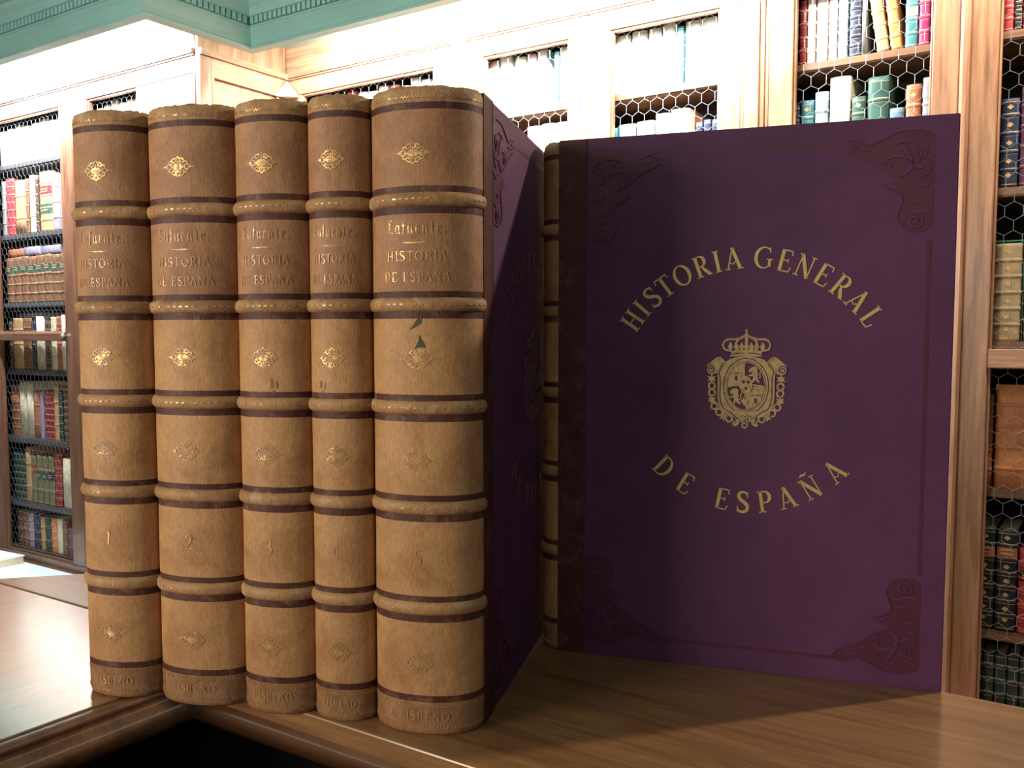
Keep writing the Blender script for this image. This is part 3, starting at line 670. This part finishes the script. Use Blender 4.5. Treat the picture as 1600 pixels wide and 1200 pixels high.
def bookcase(label, X0, X1, Y, doors, shelves, vm, hm, sm, rail=(.163, .208), cw=.038, wr=.00045, pil=(), knob=False, rail_front=.004):
    """carcass with shelves; each door: (opening x0, opening x1) between narrow stiles"""
    O = ((X0+X1)/2, Y+.15, -1.05); root = empty('bookcase', O); tag(root, label, 'bookcase', 'wire-fronted library bookcases')
    mb = MB(); D = .30
    mb.box((X0, Y+.03, -1.05), (X0+.02, Y+D, 1.18), 0); mb.box((X1-.02, Y+.03, -1.05), (X1, Y+D, 1.18), 0)
    mb.box((X0+.02, Y+D-.015, -.66), (X1-.02, Y+D, 1.18), 0); mb.box((X0+.02, Y+.03, 1.150), (X1-.02, Y+D-.015, 1.18), 0)
    mb.box((X0+.02, Y+.03, -.70), (X1-.02, Y+D-.015, -.652), 0)
    for a, b in zip(doors, doors[1:]):
        xm = (a[1]+b[0])/2; mb.box((xm-.012, Y+.045, -.652), (xm+.012, Y+D-.015, 1.150), 0)
    mb.build('carcass', M['inside'], root, O)
    mb = MB(); mb.box((X0, Y, 1.180), (X1, Y+.03, 1.285), 0); mb.box((X0, Y-.012, 1.172), (X1, Y, 1.188), 0); mb.box((X0, Y-.006, 1.166), (X1, Y, 1.172), 0)
    mb.build('frieze', [hm], root, O)
    mb = MB(); mb.box((X0, Y-.34, -.72), (X1, Y+.03, -.69), 0); mb.box((X0, Y-.32, -1.05), (X1, Y+.03, -.72), 0); mb.box((X0, Y-.33, -1.05), (X1, Y-.32, -.98), 0)
    mb.build('base_cabinet', [hm], root, O)
    for d, (x0, x1) in enumerate(doors):
        xs0, xs1 = (X0+.02 if d == 0 else (doors[d-1][1]+x0)/2+.012), (X1-.02 if d == len(doors)-1 else (x1+doors[d+1][0])/2-.012)
        for z in shelves:
            mb = MB(); mb.box((xs0, Y+.040, z-.022), (xs1, Y+D-.015, z)); mb.box((xs0, Y+.036, z-.018), (xs1, Y+.040, z-.004))
            mb.build('shelf', sm, root, O)
    edge = X0
    for d, (x0, x1) in enumerate(doors):
        l = X0 if d == 0 else (doors[d-1][1]+x0)/2+.001
        r_ = X1 if d == len(doors)-1 else (x1+doors[d+1][0])/2-.001
        mb = MB(); ring(mb, l, r_, -.69, 1.172, .01, .062, .03, Y, Y+.028)
        mb.box((l+.01, Y, -.66), (x0, Y+.028, ZT), 0); mb.box((x1, Y, -.66), (r_-.01, Y+.028, ZT), 0)
        # rounded bead inside the frame and the middle rail
        for a, b in (((x0, Y+.006, ZB), (x0+.006, Y+.022, ZT)), ((x1-.006, Y+.006, ZB), (x1, Y+.022, ZT))): mb.box(a, b, 0)
        mb.box((x0+.006, Y+.006, ZT-.007), (x1-.006, Y+.022, ZT), 1); mb.box((x0+.006, Y+.006, ZB), (x1-.006, Y+.022, ZB+.007), 1)
        if knob:
            n = mb.add([(x, y, z) for x in (x0, x1) for y, z in ((Y+.028, rail[0]), (Y-rail_front, rail[0]), (Y-rail_front, rail[1]-.010), (Y-rail_front+.012, rail[1]), (Y+.028, rail[1]))])
            for i in range(5): j = (i+1) % 5; mb.face((n+i, n+5+i, n+5+j, n+j), 1)
            mb.face([n+i for i in range(5)], 1); mb.face([n+9-i for i in range(5)], 1)
        else: mb.box((x0, Y-rail_front, rail[0]), (x1, Y+.028, rail[1]), 1)
        door = mb.build('door', [vm, hm], root, O, bevel=.003)
        hexmesh(x0+.002, x1-.002, ZB, ZT, Y+.024, cw, wr).build('wire_mesh', M['wire'], door, O)
        if knob:
            mb = MB(); kz = sum(rail)/2
            mb.tube([(x1+.002, Y, kz), (x1+.002, Y-.006, kz), (x1+.002, Y-.012, kz), (x1+.002, Y-.018, kz), (x1+.002, Y-.021, kz)], [.004, .004, .009, .008, .003], 12)
            mb.build('knob', M['chrome'], door, O)
    return root
BZ = (.937, .582, .225, -.122, -.466)
LZ = (.943, .656, .376, .100, -.186, -.458)
caseC = bookcase('oak wire-fronted bookcase at the right, its doors either side of the thick post', -.795, .150, 2.380, [(-.723, -.395), (-.255, .078)], BZ, M['wood_v'], M['wood_x'], M['shelf'])
caseB = bookcase('brightly lit bookcase behind the purple cover and thickest volume', -1.760, -.850, 2.380, [(-1.693, -1.386), (-1.246, -.921)], BZ, M['wood_v'], M['wood_x'], M['shelf'])
caseA = bookcase('bookcase in the far corner with one wide opening, mostly behind the spine row', -2.588, -1.820, 2.380, [(-2.500, -1.893)], BZ, M['wood_v'], M['wood_x'], M['shelf'])
caseL = bookcase('dark bookcase at the left edge with a bright rail and knob across its door', -4.25, -2.588, 1.990, [(-3.905, -3.402), (-3.214, -2.912)], LZ, M['oak_dim_v'], M['oak_dim_x'], M['shelf_d'], (.219, .258), .030, .00030, knob=True, rail_front=.012)
# pilasters filling the gaps between the bookcases
for k, (x0, x1) in enumerate(((-.8495, -.7955), (-1.8195, -1.7605))):
    mb = MB(); mb.box((x0, 2.376, -.69), (x1, 2.40, 1.285)); mb.box((x0+.012, 2.368, -.66), (x1-.012, 2.376, 1.15)); struct('trim_%d' % (k+2), mb, M['wood_v'], bevel=.003)
mb = MB(); mb.box((-.332, 2.360, -.69), (-.312, 2.379, 1.165)); struct('trim_4', mb, M['wood_v'], bevel=.006)
# panelled return where the left bookcase steps forward
mb = MB(); x = -2.586
mb.box((x, 1.992, -1.05), (x+.012, 2.376, 1.285), 0)
for a, b in (((1.992, -.69), (2.040, 1.166)), ((2.330, -.69), (2.376, 1.166))): mb.box((x+.012, a[0], a[1]), (x+.022, b[0], b[1]), 0)
mb.box((x+.012, 2.040, 1.110), (x+.022, 2.330, 1.166), 1); mb.box((x+.012, 2.040, -.69), (x+.022, 2.330, -.62), 1); mb.box((x+.012, 2.040, .17), (x+.022, 2.330, .25), 1)
mb.box((x+.012, 1.992, 1.166), (x+.030, 2.376, 1.188), 1)
mb.box((x+.012, 2.048, 1.100), (x+.026, 2.322, 1.110), 1); mb.box((x+.012, 2.040, -.6), (x+.026, 2.048, 1.110), 0); mb.box((x+.012, 2.322, -.6), (x+.026, 2.330, 1.110), 0)
struct('trim_5', mb, [M['wood_v'], M['wood_y']], bevel=.002)
mb = MB(); mb.box((-5.2, 1.99, -1.05), (-4.25, 2.02, 1.285)); mb.box((-5.2, 1.982, 1.172), (-4.25, 1.99, 1.188)); mb.box((-5.2, 1.978, -1.05), (-4.25, 1.99, -.92)); struct('trim_6', mb, M['oak_dim_v'])
# small corner fitting at the inner corner under the frieze
cb = empty('corner_bracket', (-2.548, 2.352, 1.105)); cb.scale = (.8, .8, .8); tag(cb, 'small pale triangular bracket in the inner corner beneath the frieze', 'bracket')
mb = MB(); n = mb.add([(-.014, .024, .066), (.002, .008, .066), (-.014, -.045, .005), (.050, .024, .005), (-.014, .024, .005), (-.014, -.05, -.008), (.056, .024, -.008), (-.014, .024, -.008)])
for f in ((0, 2, 1), (1, 2, 3), (0, 1, 3), (0, 3, 4), (0, 4, 2), (2, 5, 6, 3), (4, 7, 5, 2), (3, 6, 7, 4), (5, 7, 6)): mb.face([n+i for i in f])
mb.build('plate', M['paper_dim'], cb)
mb = MB(); mb.tube([(.013, -.012, .004), (.012, -.011, .02), (.009, -.006, .045), (.006, .0, .058)], [.004, .008, .008, .003], 10); mb.build('glass_bead', M['glassy'], cb)

# ------------------------------------------------------------------ small books on the shelves
def shelf_book(X, Y, Z, w, h, d, col, label, group, bands=5, orn=False, lab=None, lines=True, head=None, tilt=0, lie=None, paper='paper_dim', gold='gold_spine'):
    mb = MB(); b = min(.012, .22*w); k = 8
    arcp = [(w/2*math.copysign(abs(math.cos(math.pi*(1-i/k)))**.85, math.cos(math.pi*(1-i/k))), -b*math.sin(math.pi*(1-i/k))**.85) for i in range(k+1)]
    rows = [(0, 0, 0)]
    zs = [h*(.09+.82*(i+.5)/bands) if bands > 1 else h*.5 for i in range(bands)]
    if lines: rows += [(h*.030, 0, 1), (h*.030+.0016, 0, 0)]
    for z in zs:
        if bands <= 0: break
        rows += [(z-.0055, 0, 1 if lines else 0), (z-.0042, 0, 0), (z-.0026, .0016, 0), (z+.0026, .0016, 0), (z+.0042, 0, 1 if lines else 0), (z+.0055, 0, 0)]
    if lines: rows += [(h*.965-.0016, 0, 1), (h*.965, 0, 0)]
    rows += [(h, 0, 0)]
    rg = [mb.add([(x*(1+o*2/w), y-o*(.4+.6*(-y/b)), z) for x, y in arcp]) for z, o, _ in rows]
    for j in range(len(rows)-1):
        for i in range(k): mb.face((rg[j]+i, rg[j]+i+1, rg[j+1]+i+1, rg[j+1]+i), rows[j][2], True)
        mb.face((rg[j], rg[j+1], rg[j+1]+k, rg[j]+k), 0)
    mb.face([rg[0]+i for i in range(k+1)][::-1], 0); mb.face([rg[-1]+i for i in range(k+1)], 0)
    tb = min(.0025, w*.12)
    mb.box((-w/2, .0003, 0), (-w/2+tb, d, h)); mb.box((w/2-tb, .0003, 0), (w/2, d, h))
    if orn and bands > 1:
        pz = [(zs[i]+zs[i+1])/2 for i in range(bands-1)] + [h*.04+(zs[0])*.5, (zs[-1]+h)/2]
        q = min(w*.24, .0075)
        for z in pz:
            n = mb.add([(-q, -b-.0004, z), (0, -b-.0006, z-q*.8), (q, -b-.0004, z), (0, -b-.0006, z+q*.8)]); mb.face((n, n+1, n+2, n+3), 1)
    o = mb.build('shelf_book', [bookmat(col), M[gold]], None)
    o.location = (X, Y+b, Z)
    mb = MB(); mb.box((-w/2+tb, .001, .003), (w/2-tb, d-.003, h-.003)); mb.build('page_block', M[head or paper], o)
    if lab:
        for z0, z1, c in lab:
            mb = MB(); rr = [mb.add([(x*1.015, y*1.03-.0006, z) for x, y in arcp[1:-1]]) for z in (h*z0, h*z1)]
            for i in range(k-2): mb.face((rr[0]+i, rr[0]+i+1, rr[1]+i+1, rr[1]+i), 0, True)
            for fz in (.34, .62):
                z = h*(z0+(z1-z0)*fz); e_ = h*(z1-z0)*.07; q = w*.28
                n = mb.add([(-q, -b*1.03-.0012, z-e_), (q, -b*1.03-.0012, z-e_), (q, -b*1.03-.0012, z+e_), (-q, -b*1.03-.0012, z+e_)]); mb.face((n, n+1, n+2, n+3), 1)
            mb.build('title_label', [bookmat(c), M[gold]], o)
    if tilt: o.rotation_euler = (0, R(tilt), 0)
    if lie: o.rotation_euler = lie
    tag(o, label, 'book', group)
    return o
C = dict(red=(.42, .035, .045), dred=(.26, .03, .035), mag=(.40, .02, .10), tan=(.46, .27, .13), orange=(.62, .22, .07), brown=(.20, .09, .045), dbrown=(.085, .045, .03), navy=(.022, .030, .065),
         black=(.016, .018, .022), green=(.035, .085, .065), dgreen=(.02, .05, .04), teal=(.05, .20, .22), cream=(.66, .58, .42), vellum=(.60, .52, .36), grey=(.25, .25, .25), blue=(.10, .17, .26),
         pale=(.62, .40, .36), white=(.75, .70, .62), purple=(.12, .05, .10), olive=(.17, .15, .08), gold=(.42, .30, .16), marble=(.28, .38, .42), russet=(.38, .13, .06), lilac=(.30, .24, .32))
ORD = 'leftmost second third fourth fifth sixth seventh eighth ninth tenth eleventh twelfth thirteenth fourteenth'.split()
def row(Y, Z, spec, place, group, d=.17):
    """spec: (x0, x1, height, colour, description, options)"""
    for i, (x0, x1, h, c, desc, op) in enumerate(spec):
        pos = 'leftmost' if i == 0 else '%s from left' % ORD[i]
        lab = '%s, %s %s' % (desc, pos, place)
        shelf_book((x0+x1)/2, Y, Z, (x1-x0)-.0012, h, min(d, op.pop('d', d)), C[c], lab, group, **op)
YR, YL = 2.425, 2.035
B = lambda **k: k
# far right bay, from the top shelf down
row(YR, BZ[0]+.0003, [(-.253, -.232, .16, 'red', 'bright red leather book', B()), (-.231, -.215, .155, 'black', 'narrow black book with gilt bands', B(bands=7)), (-.214, -.180, .165, 'mag', 'crimson leather book', B()), (-.179, -.145, .16, 'brown', 'brown leather book', B())], 'on top shelf by right edge', 'books on the top shelf by the right edge')
row(YR, BZ[1]+.0003, [(-.251, -.212, .203, 'navy', 'navy leather book with gilt dots', B(bands=4, orn=True)), (-.211, -.166, .225, 'purple', 'dark maroon leather book', B(bands=4, orn=True))], 'on second shelf by right edge', 'books on the second shelf by the right edge')
row(YR, BZ[2]+.0003, [(-.2525, -.1955, .228, 'gold', 'bronze leather book with gilt rolls', B(bands=5, orn=True)), (-.190, -.150, .255, 'russet', 'reddish leather book', B(bands=4))], 'above mid rail by right edge', 'books above the middle rail by the right edge')
sl = empty('book_slipcase', (-.224, YR+.012, BZ[2]+.0003)); tag(sl, 'thin green slipcase around the bronze book at the right edge', 'slipcase')
mb = MB(); mb.box((-.0318, .004, 0), (-.0295, .18, .2365)); mb.box((.0295, .004, 0), (.0318, .18, .2365)); mb.box((-.0295, .004, .2335), (.0295, .18, .2365)); mb.box((-.0295, .178, 0), (.0295, .18, .2335)); mb.build('case', M['green_board'], sl)
row(YR, BZ[3]+.0003, [(-.270, -.2435, .222, 'russet', 'narrow orange-brown folio in shadow', B(bands=4, lines=False)), (-.2415, -.135, .245, 'orange', 'large orange leather folio with raised bands', B(bands=4, lines=False))], 'below mid rail by right edge', 'folios below the middle rail by the right edge', .22)
row(YR, BZ[4]+.0003, [(-.2735, -.2285, .246, 'black', 'black book with gilt diamonds and red label', B(bands=6, orn=True, lab=[(.72, .86, C['russet'])], paper='paper')), (-.2275, -.181, .246, 'black', 'black book with gilt diamonds and red label', B(bands=6, orn=True, lab=[(.72, .86, C['russet'])], paper='paper')),
    (-.180, -.140, .205, 'red', 'scarlet book', B(bands=5, lab=[(.62, .74, C['black'])]))], 'on shelf beside desk end', 'books on the shelf beside the desk end')
row(YR, -.6515, [(-.2745+.0262*i, -.2745+.0262*(i+1), .128, 'dgreen', 'small dark green book', B(bands=3)) for i in range(5)], 'on bottom shelf at right', 'green books on the bottom shelf')
# bay above the right half of the purple cover
row(YR, BZ[0]+.0003, [(-.722, -.703, .165, 'dred', 'red leather book', B(bands=4)), (-.702, -.680, .168, 'pale', 'pinkish leather book', B(bands=4)), (-.679, -.649, .166, 'pale', 'faded pink leather book', B(bands=4)), (-.648, -.626, .168, 'pale', 'pale rose leather book', B(bands=3)),
    (-.625, -.600, .166, 'marble', 'pale blue-grey book', B(bands=4)), (-.598, -.568, .166, 'navy', 'dark blue book with gilt bands', B(bands=6)), (-.567, -.556, .164, 'grey', 'thin grey book', B(bands=0, lines=False))], 'above purple cover', 'books above the right half of the purple cover')
shelf_book(-.515, YR, BZ[0]+.0024, .028, .165, .17, C['tan'], 'pale tan book leaning left, beside the dark gap above the purple cover', 'books above the right half of the purple cover', bands=4, tilt=-9)
shelf_book(-.4835, YR, BZ[0]+.0022, .0245, .165, .17, C['orange'], 'orange-tan book leaning against another above the purple cover', 'books above the right half of the purple cover', bands=4, tilt=-8)
for x0, x1, c, desc in ((-.466, -.436, 'teal', 'bright blue book with label, right of the leaning pair'), (-.435, -.409, 'mag', 'crimson book between two blue ones on the lit shelf'), (-.408, -.388, 'teal', 'thin blue book at the right end of the lit shelf')):
    shelf_book((x0+x1)/2, YR, BZ[0]+.0003, x1-x0-.0012, .166, .17, C[c], desc, 'books above the right half of the purple cover', bands=4, lab=[(.45, .62, C['white'])] if c == 'teal' else None)
row(YR, BZ[1]+.0003, [(-.735, -.717, .256, 'navy', 'narrow navy book', B(orn=True)), (-.716, -.680, .263, 'teal', 'teal book with gilt dot', B(orn=True)), (-.679, -.645, .280, 'marble', 'blue marbled book', B(lines=False)), (-.643, -.590, .311, 'vellum', 'cream vellum book with creased head', B(bands=0, lines=False)),
    (-.588, -.553, .255, 'green', 'dark green book with gilt flower', B(orn=True)), (-.551, -.498, .297, 'green', 'broad green leather book', B(bands=4)), (-.497, -.462, .215, 'blue', 'low slate-blue book', B(bands=2)), (-.460, -.424, .266, 'russet', 'red-brown book with gilt dot', B(bands=4, orn=True)), (-.422, -.392, .278, 'grey', 'grey-blue book', B(bands=3))], 'just over purple cover', 'books peeping over the right half of the purple cover')
# bay above the left half of the purple cover
row(YR, BZ[0]+.0003, [(-1.262, -1.206, .166, 'white', 'broad white-lit book', B(bands=0)), (-1.205, -1.153, .170, 'white', 'broad pale book', B(bands=0)), (-1.151, -1.109, .168, 'white', 'pale book', B(bands=0)), (-1.107, -1.066, .176, 'white', 'taller pale book', B(bands=0)),
    (-1.062, -1.042, .160, 'teal', 'narrow turquoise book', B(bands=3, lab=[(.45, .75, C['white'])])), (-1.040, -.990, .168, 'white', 'pale book', B(bands=0)), (-.989, -.940, .168, 'white', 'pale book', B(bands=0))], 'over cover left half', 'books above the left half of the purple cover')
row(YR, BZ[1]+.0003, [(-1.266, -1.246, .262, 'teal', 'dark teal book', B()), (-1.245, -1.188, .268, 'marble', 'slate-blue book with white diamond', B(orn=True)), (-1.187, -1.129, .270, 'marble', 'slate-blue book with white diamond', B(orn=True)), (-1.127, -1.082, .284, 'cream', 'cream book', B(bands=0)),
    (-1.081, -1.024, .290, 'vellum', 'peach vellum book', B(bands=0, lines=False)), (-1.022, -1.005, .270, 'russet', 'thin russet book', B()), (-1.004, -.982, .246, 'navy', 'small navy book with gilt lines', B()), (-.981, -.958, .250, 'navy', 'small navy book with gilt lines', B()), (-.957, -.936, .248, 'navy', 'small navy book with gilt lines', B())], 'just over cover left half', 'books peeping over the left half of the purple cover')
# bay above the corner of the thickest volume
row(YR, BZ[0]+.0003, [(-1.722, -1.664, .168, 'pale', 'pale book', B(bands=0)), (-1.663, -1.616, .176, 'white', 'white-lit book', B(bands=0)), (-1.607, -1.563, .164, 'white', 'white-lit book', B(bands=0)), (-1.562, -1.525, .166, 'pale', 'pale book', B(bands=0)), (-1.524, -1.487, .172, 'white', 'taller white-lit book', B(bands=0)),
    (-1.462, -1.443, .160, 'teal', 'turquoise patterned book', B(bands=5)), (-1.442, -1.405, .167, 'white', 'white-lit book', B(bands=0))], 'over thickest volume', 'books above the corner of the thickest volume')
row(YR, BZ[1]+.0003, [(-1.562, -1.509, .302, 'white', 'white-lit book', B(bands=0)), (-1.508, -1.461, .304, 'white', 'white-lit book', B(bands=0)), (-1.459, -1.411, .302, 'white', 'white-lit book', B(bands=0))], 'between volume and cover', 'books in the gap between thick volume and purple cover')
# corner bay, only the heads of the books show
xs = [-2.53, -2.475, -2.42, -2.37, -2.325, -2.27, -2.22, -2.175, -2.125, -2.075, -2.03, -1.985, -1.94, -1.90]
row(YR, BZ[0]+.0003, [(xs[i], xs[i+1], .150+.008*((i*5) % 3)-.004*(i % 2), ['dred', 'pale', 'white', 'pale'][i % 4], ['dim red book', 'pink book', 'white-lit book', 'pale rose book'][i % 4], B(bands=0)) for i in range(13)], 'over thinnest volumes', 'book heads showing over the thinner volumes')
# left cabinet, wide bay
row(YL, LZ[0]+.0003, [(-3.93+.062*i, -3.93+.062*(i+1)-.002, .140+.006*((i*7) % 3), ['white', 'cream', 'white', 'pale'][i % 4], ['tall white-lit book', 'cream book', 'bleached white book', 'pale book'][i % 4], B(bands=0)) for i in range(8)], 'on left case top shelf', 'books on the top shelf of the left case')
row(YL, LZ[1]+.0003, [(-3.925, -3.896, .225, 'grey', 'grey book', B(bands=3)), (-3.894, -3.832, .232, 'red', 'bright red ribbed book', B(bands=6)), (-3.828, -3.742, .218, 'tan', 'plain tan book', B(bands=2, lines=False)), (-3.738, -3.715, .220, 'brown', 'brown book', B(bands=3)), (-3.713, -3.668, .230, 'cream', 'cream book', B(bands=2)), (-3.666, -3.645, .222, 'dbrown', 'thin dark book', B()),
    (-3.642, -3.548, .236, 'tan', 'broad tan book with red and green labels', B(bands=4, lab=[(.62, .76, C['red']), (.30, .46, C['green'])])), (-3.546, -3.496, .222, 'lilac', 'greyish book', B(bands=3)), (-3.494, -3.450, .214, 'lilac', 'greyish book', B(bands=3))], 'on left case second shelf', 'books on the second shelf of the left case')
xs = [-3.915+.0575*i for i in range(9)]
row(YL, LZ[2]+.0003, [(xs[i], xs[i+1]-.001, .186+.002*(i % 3), 'brown', 'brown book with green label', B(bands=4, lab=[(.66, .84, C['green'])])) for i in range(8)], 'on left case third shelf', 'brown set with green labels in the left case')
for i, (x, w, c, desc) in enumerate(((-3.83, .032, 'russet', 'russet book lying on the green-labelled set, its left one'), (-3.71, .036, 'lilac', 'greyish book lying on the green-labelled set, middle one'), (-3.57, .034, 'lilac', 'greyish book lying on the green-labelled set, its right one'))):
    L = (.135, .125, .135)[i]
    o = shelf_book(x, YL+.01, LZ[2], w, L, .12, C[c], desc, 'books lying on the brown set', bands=2, lines=False)
    o.rotation_euler = (0, R(90), 0); o.location = (x-L/2, YL+.012, LZ[2]+.1915+w/2)
row(YL, LZ[3]+.0003, [(-3.905, -3.885, .200, 'dbrown', 'thin dark book', B()), (-3.882, -3.805, .212, 'tan', 'tan book with gilt lines', B(bands=3)), (-3.803, -3.735, .212, 'brown', 'brown gilt book', B(bands=4)), (-3.733, -3.706, .200, 'navy', 'navy book', B(bands=3)), (-3.704, -3.640, .218, 'vellum', 'cream vellum book', B(bands=0, lines=False)), (-3.638, -3.592, .200, 'dbrown', 'dark brown book', B(bands=4)),
    (-3.590, -3.550, .214, 'cream', 'cream book', B(bands=2)), (-3.548, -3.512, .216, 'russet', 'red-brown book with red label', B(bands=3, lab=[(.64, .84, C['red'])])), (-3.510, -3.485, .222, 'white', 'thin white book', B(bands=0, lines=False)), (-3.483, -3.440, .212, 'dbrown', 'dark banded book', B(bands=5))], 'behind left rail', 'books behind the bright rail of the left case')
o = shelf_book(-3.80, YL+.02, LZ[3], .022, .19, .11, C['lilac'], 'pinkish book lying flat above the upright row behind the left rail', 'books behind the bright rail of the left case', bands=0, lines=False)
o.rotation_euler = (0, R(90), 0); o.location = (-3.875, YL+.03, LZ[3]+.2125+.0125)
row(YL, LZ[4]+.0003, [(-3.918, -3.850, .218, 'brown', 'brown book with orange label', B(bands=5, lab=[(.66, .84, C['orange'])])), (-3.848, -3.795, .232, 'vellum', 'tall vellum book', B(bands=0, lines=False)), (-3.793, -3.742, .228, 'cream', 'tall cream book', B(bands=0, lines=False)), (-3.740, -3.692, .198, 'russet', 'plain russet book', B(bands=2, lines=False)), (-3.690, -3.662, .198, 'lilac', 'thin mauve book', B(bands=0)),
    (-3.660, -3.586, .202, 'dred', 'crimson ribbed book', B(bands=7)), (-3.584, -3.552, .224, 'tan', 'thin tan book', B(bands=2)), (-3.550, -3.524, .205, 'dgreen', 'thin dark book', B()), (-3.522, -3.450, .220, 'dbrown', 'dark gilt-ribbed book', B(bands=7))], 'below left rail', 'books below the bright rail of the left case')
row(YL, LZ[5]+.0003, [(-3.922, -3.820, .205, 'dgreen', 'broad dark green gilt book', B(bands=6)), (-3.817, -3.775, .232, 'tan', 'thin tall tan book', B(bands=2, lines=False)), (-3.773, -3.735, .200, 'olive', 'drab book with red label', B(bands=2, lab=[(.64, .78, C['red'])])), (-3.733, -3.690, .204, 'olive', 'drab book with green label', B(bands=2, lab=[(.52, .66, C['green'])])), (-3.688, -3.648, .203, 'olive', 'drab book with green label', B(bands=2, lab=[(.52, .66, C['green'])])), (-3.646, -3.603, .205, 'olive', 'drab book with dark label', B(bands=2, lab=[(.52, .68, C['navy'])])),
    (-3.600, -3.550, .222, 'dred', 'deep red ribbed book', B(bands=6)), (-3.545, -3.455, .205, 'vellum', 'broad worn vellum book', B(bands=0, lines=False))], 'two shelves below rail', 'books two shelves below the bright rail')
row(YL, -.6515, [(-3.90, -3.858, .150, 'dbrown', 'dark brown book', B(bands=3)), (-3.857, -3.815, .150, 'brown', 'brown book', B(bands=3)), (-3.814, -3.772, .148, 'lilac', 'dim grey book', B(bands=3)), (-3.771, -3.718, .148, 'navy', 'dim blue book', B(bands=3)), (-3.716, -3.684, .140, 'tan', 'thin tan book', B(bands=2)), (-3.682, -3.640, .146, 'dgreen', 'dark green book', B(bands=2)), (-3.638, -3.598, .144, 'orange', 'orange book with gilt bands', B(bands=4)),
    (-3.596, -3.556, .146, 'cream', 'cream book', B(bands=0)), (-3.554, -3.520, .145, 'brown', 'brown book', B(bands=2)), (-3.518, -3.472, .118, 'purple', 'short purple book', B(bands=2))], 'on left case bottom shelf', 'books on the bottom shelf of the left case')
xs = [-3.255, -3.205, -3.16, -3.11, -3.06, -3.015, -2.965, -2.92]
row(YL, LZ[0]+.0003, [(xs[i]+.02, xs[i+1]+.02, .142+.007*(i % 3), ['white', 'pale', 'cream'][i % 3], ['white-lit book', 'pale rose book', 'cream book'][i % 3], B(bands=0)) for i in range(6)], 'over leftmost volume', 'book heads showing over the leftmost volume')

# ------------------------------------------------------------------ papers on the ledge under the left case
bk = empty('closed_book', (-3.78, 1.80, -.6862), R(4)); tag(bk, 'white closed book lying on pale paper below the left case', 'book')
mb = MB(); mb.box((-.11, -.14, 0), (.11, .14, .003)); mb.box((-.11, -.14, .032), (.11, .14, .035)); mb.box((-.11, -.14, .003), (-.107, .14, .032)); mb.build('cover', M['white'], bk)
mb = MB(); mb.box((-.1065, -.137, .0032), (.106, .137, .0318)); mb.build('page_block', M['paper'], bk)
mb = MB(); mb.prism([(-4.05, 1.68), (-3.42, 1.68), (-3.40, 1.80), (-3.36, 1.83), (-3.38, 1.86), (-3.52, 1.87), (-3.60, 1.95), (-4.05, 1.95)], -.688, -.6865)
tag(mb.build('paper_sheet', M['white']), 'white paper sheet under the white book on the left ledge', 'paper')
mb = MB(); mb.prism([(-3.95, 1.66), (-3.20, 1.66), (-3.17, 1.965), (-3.95, 1.965)], -.6898, -.6884)
tag(mb.build('paper_sheet', M['blue_paper']), 'pale blue paper sheet spread on the ledge below the left case', 'paper')
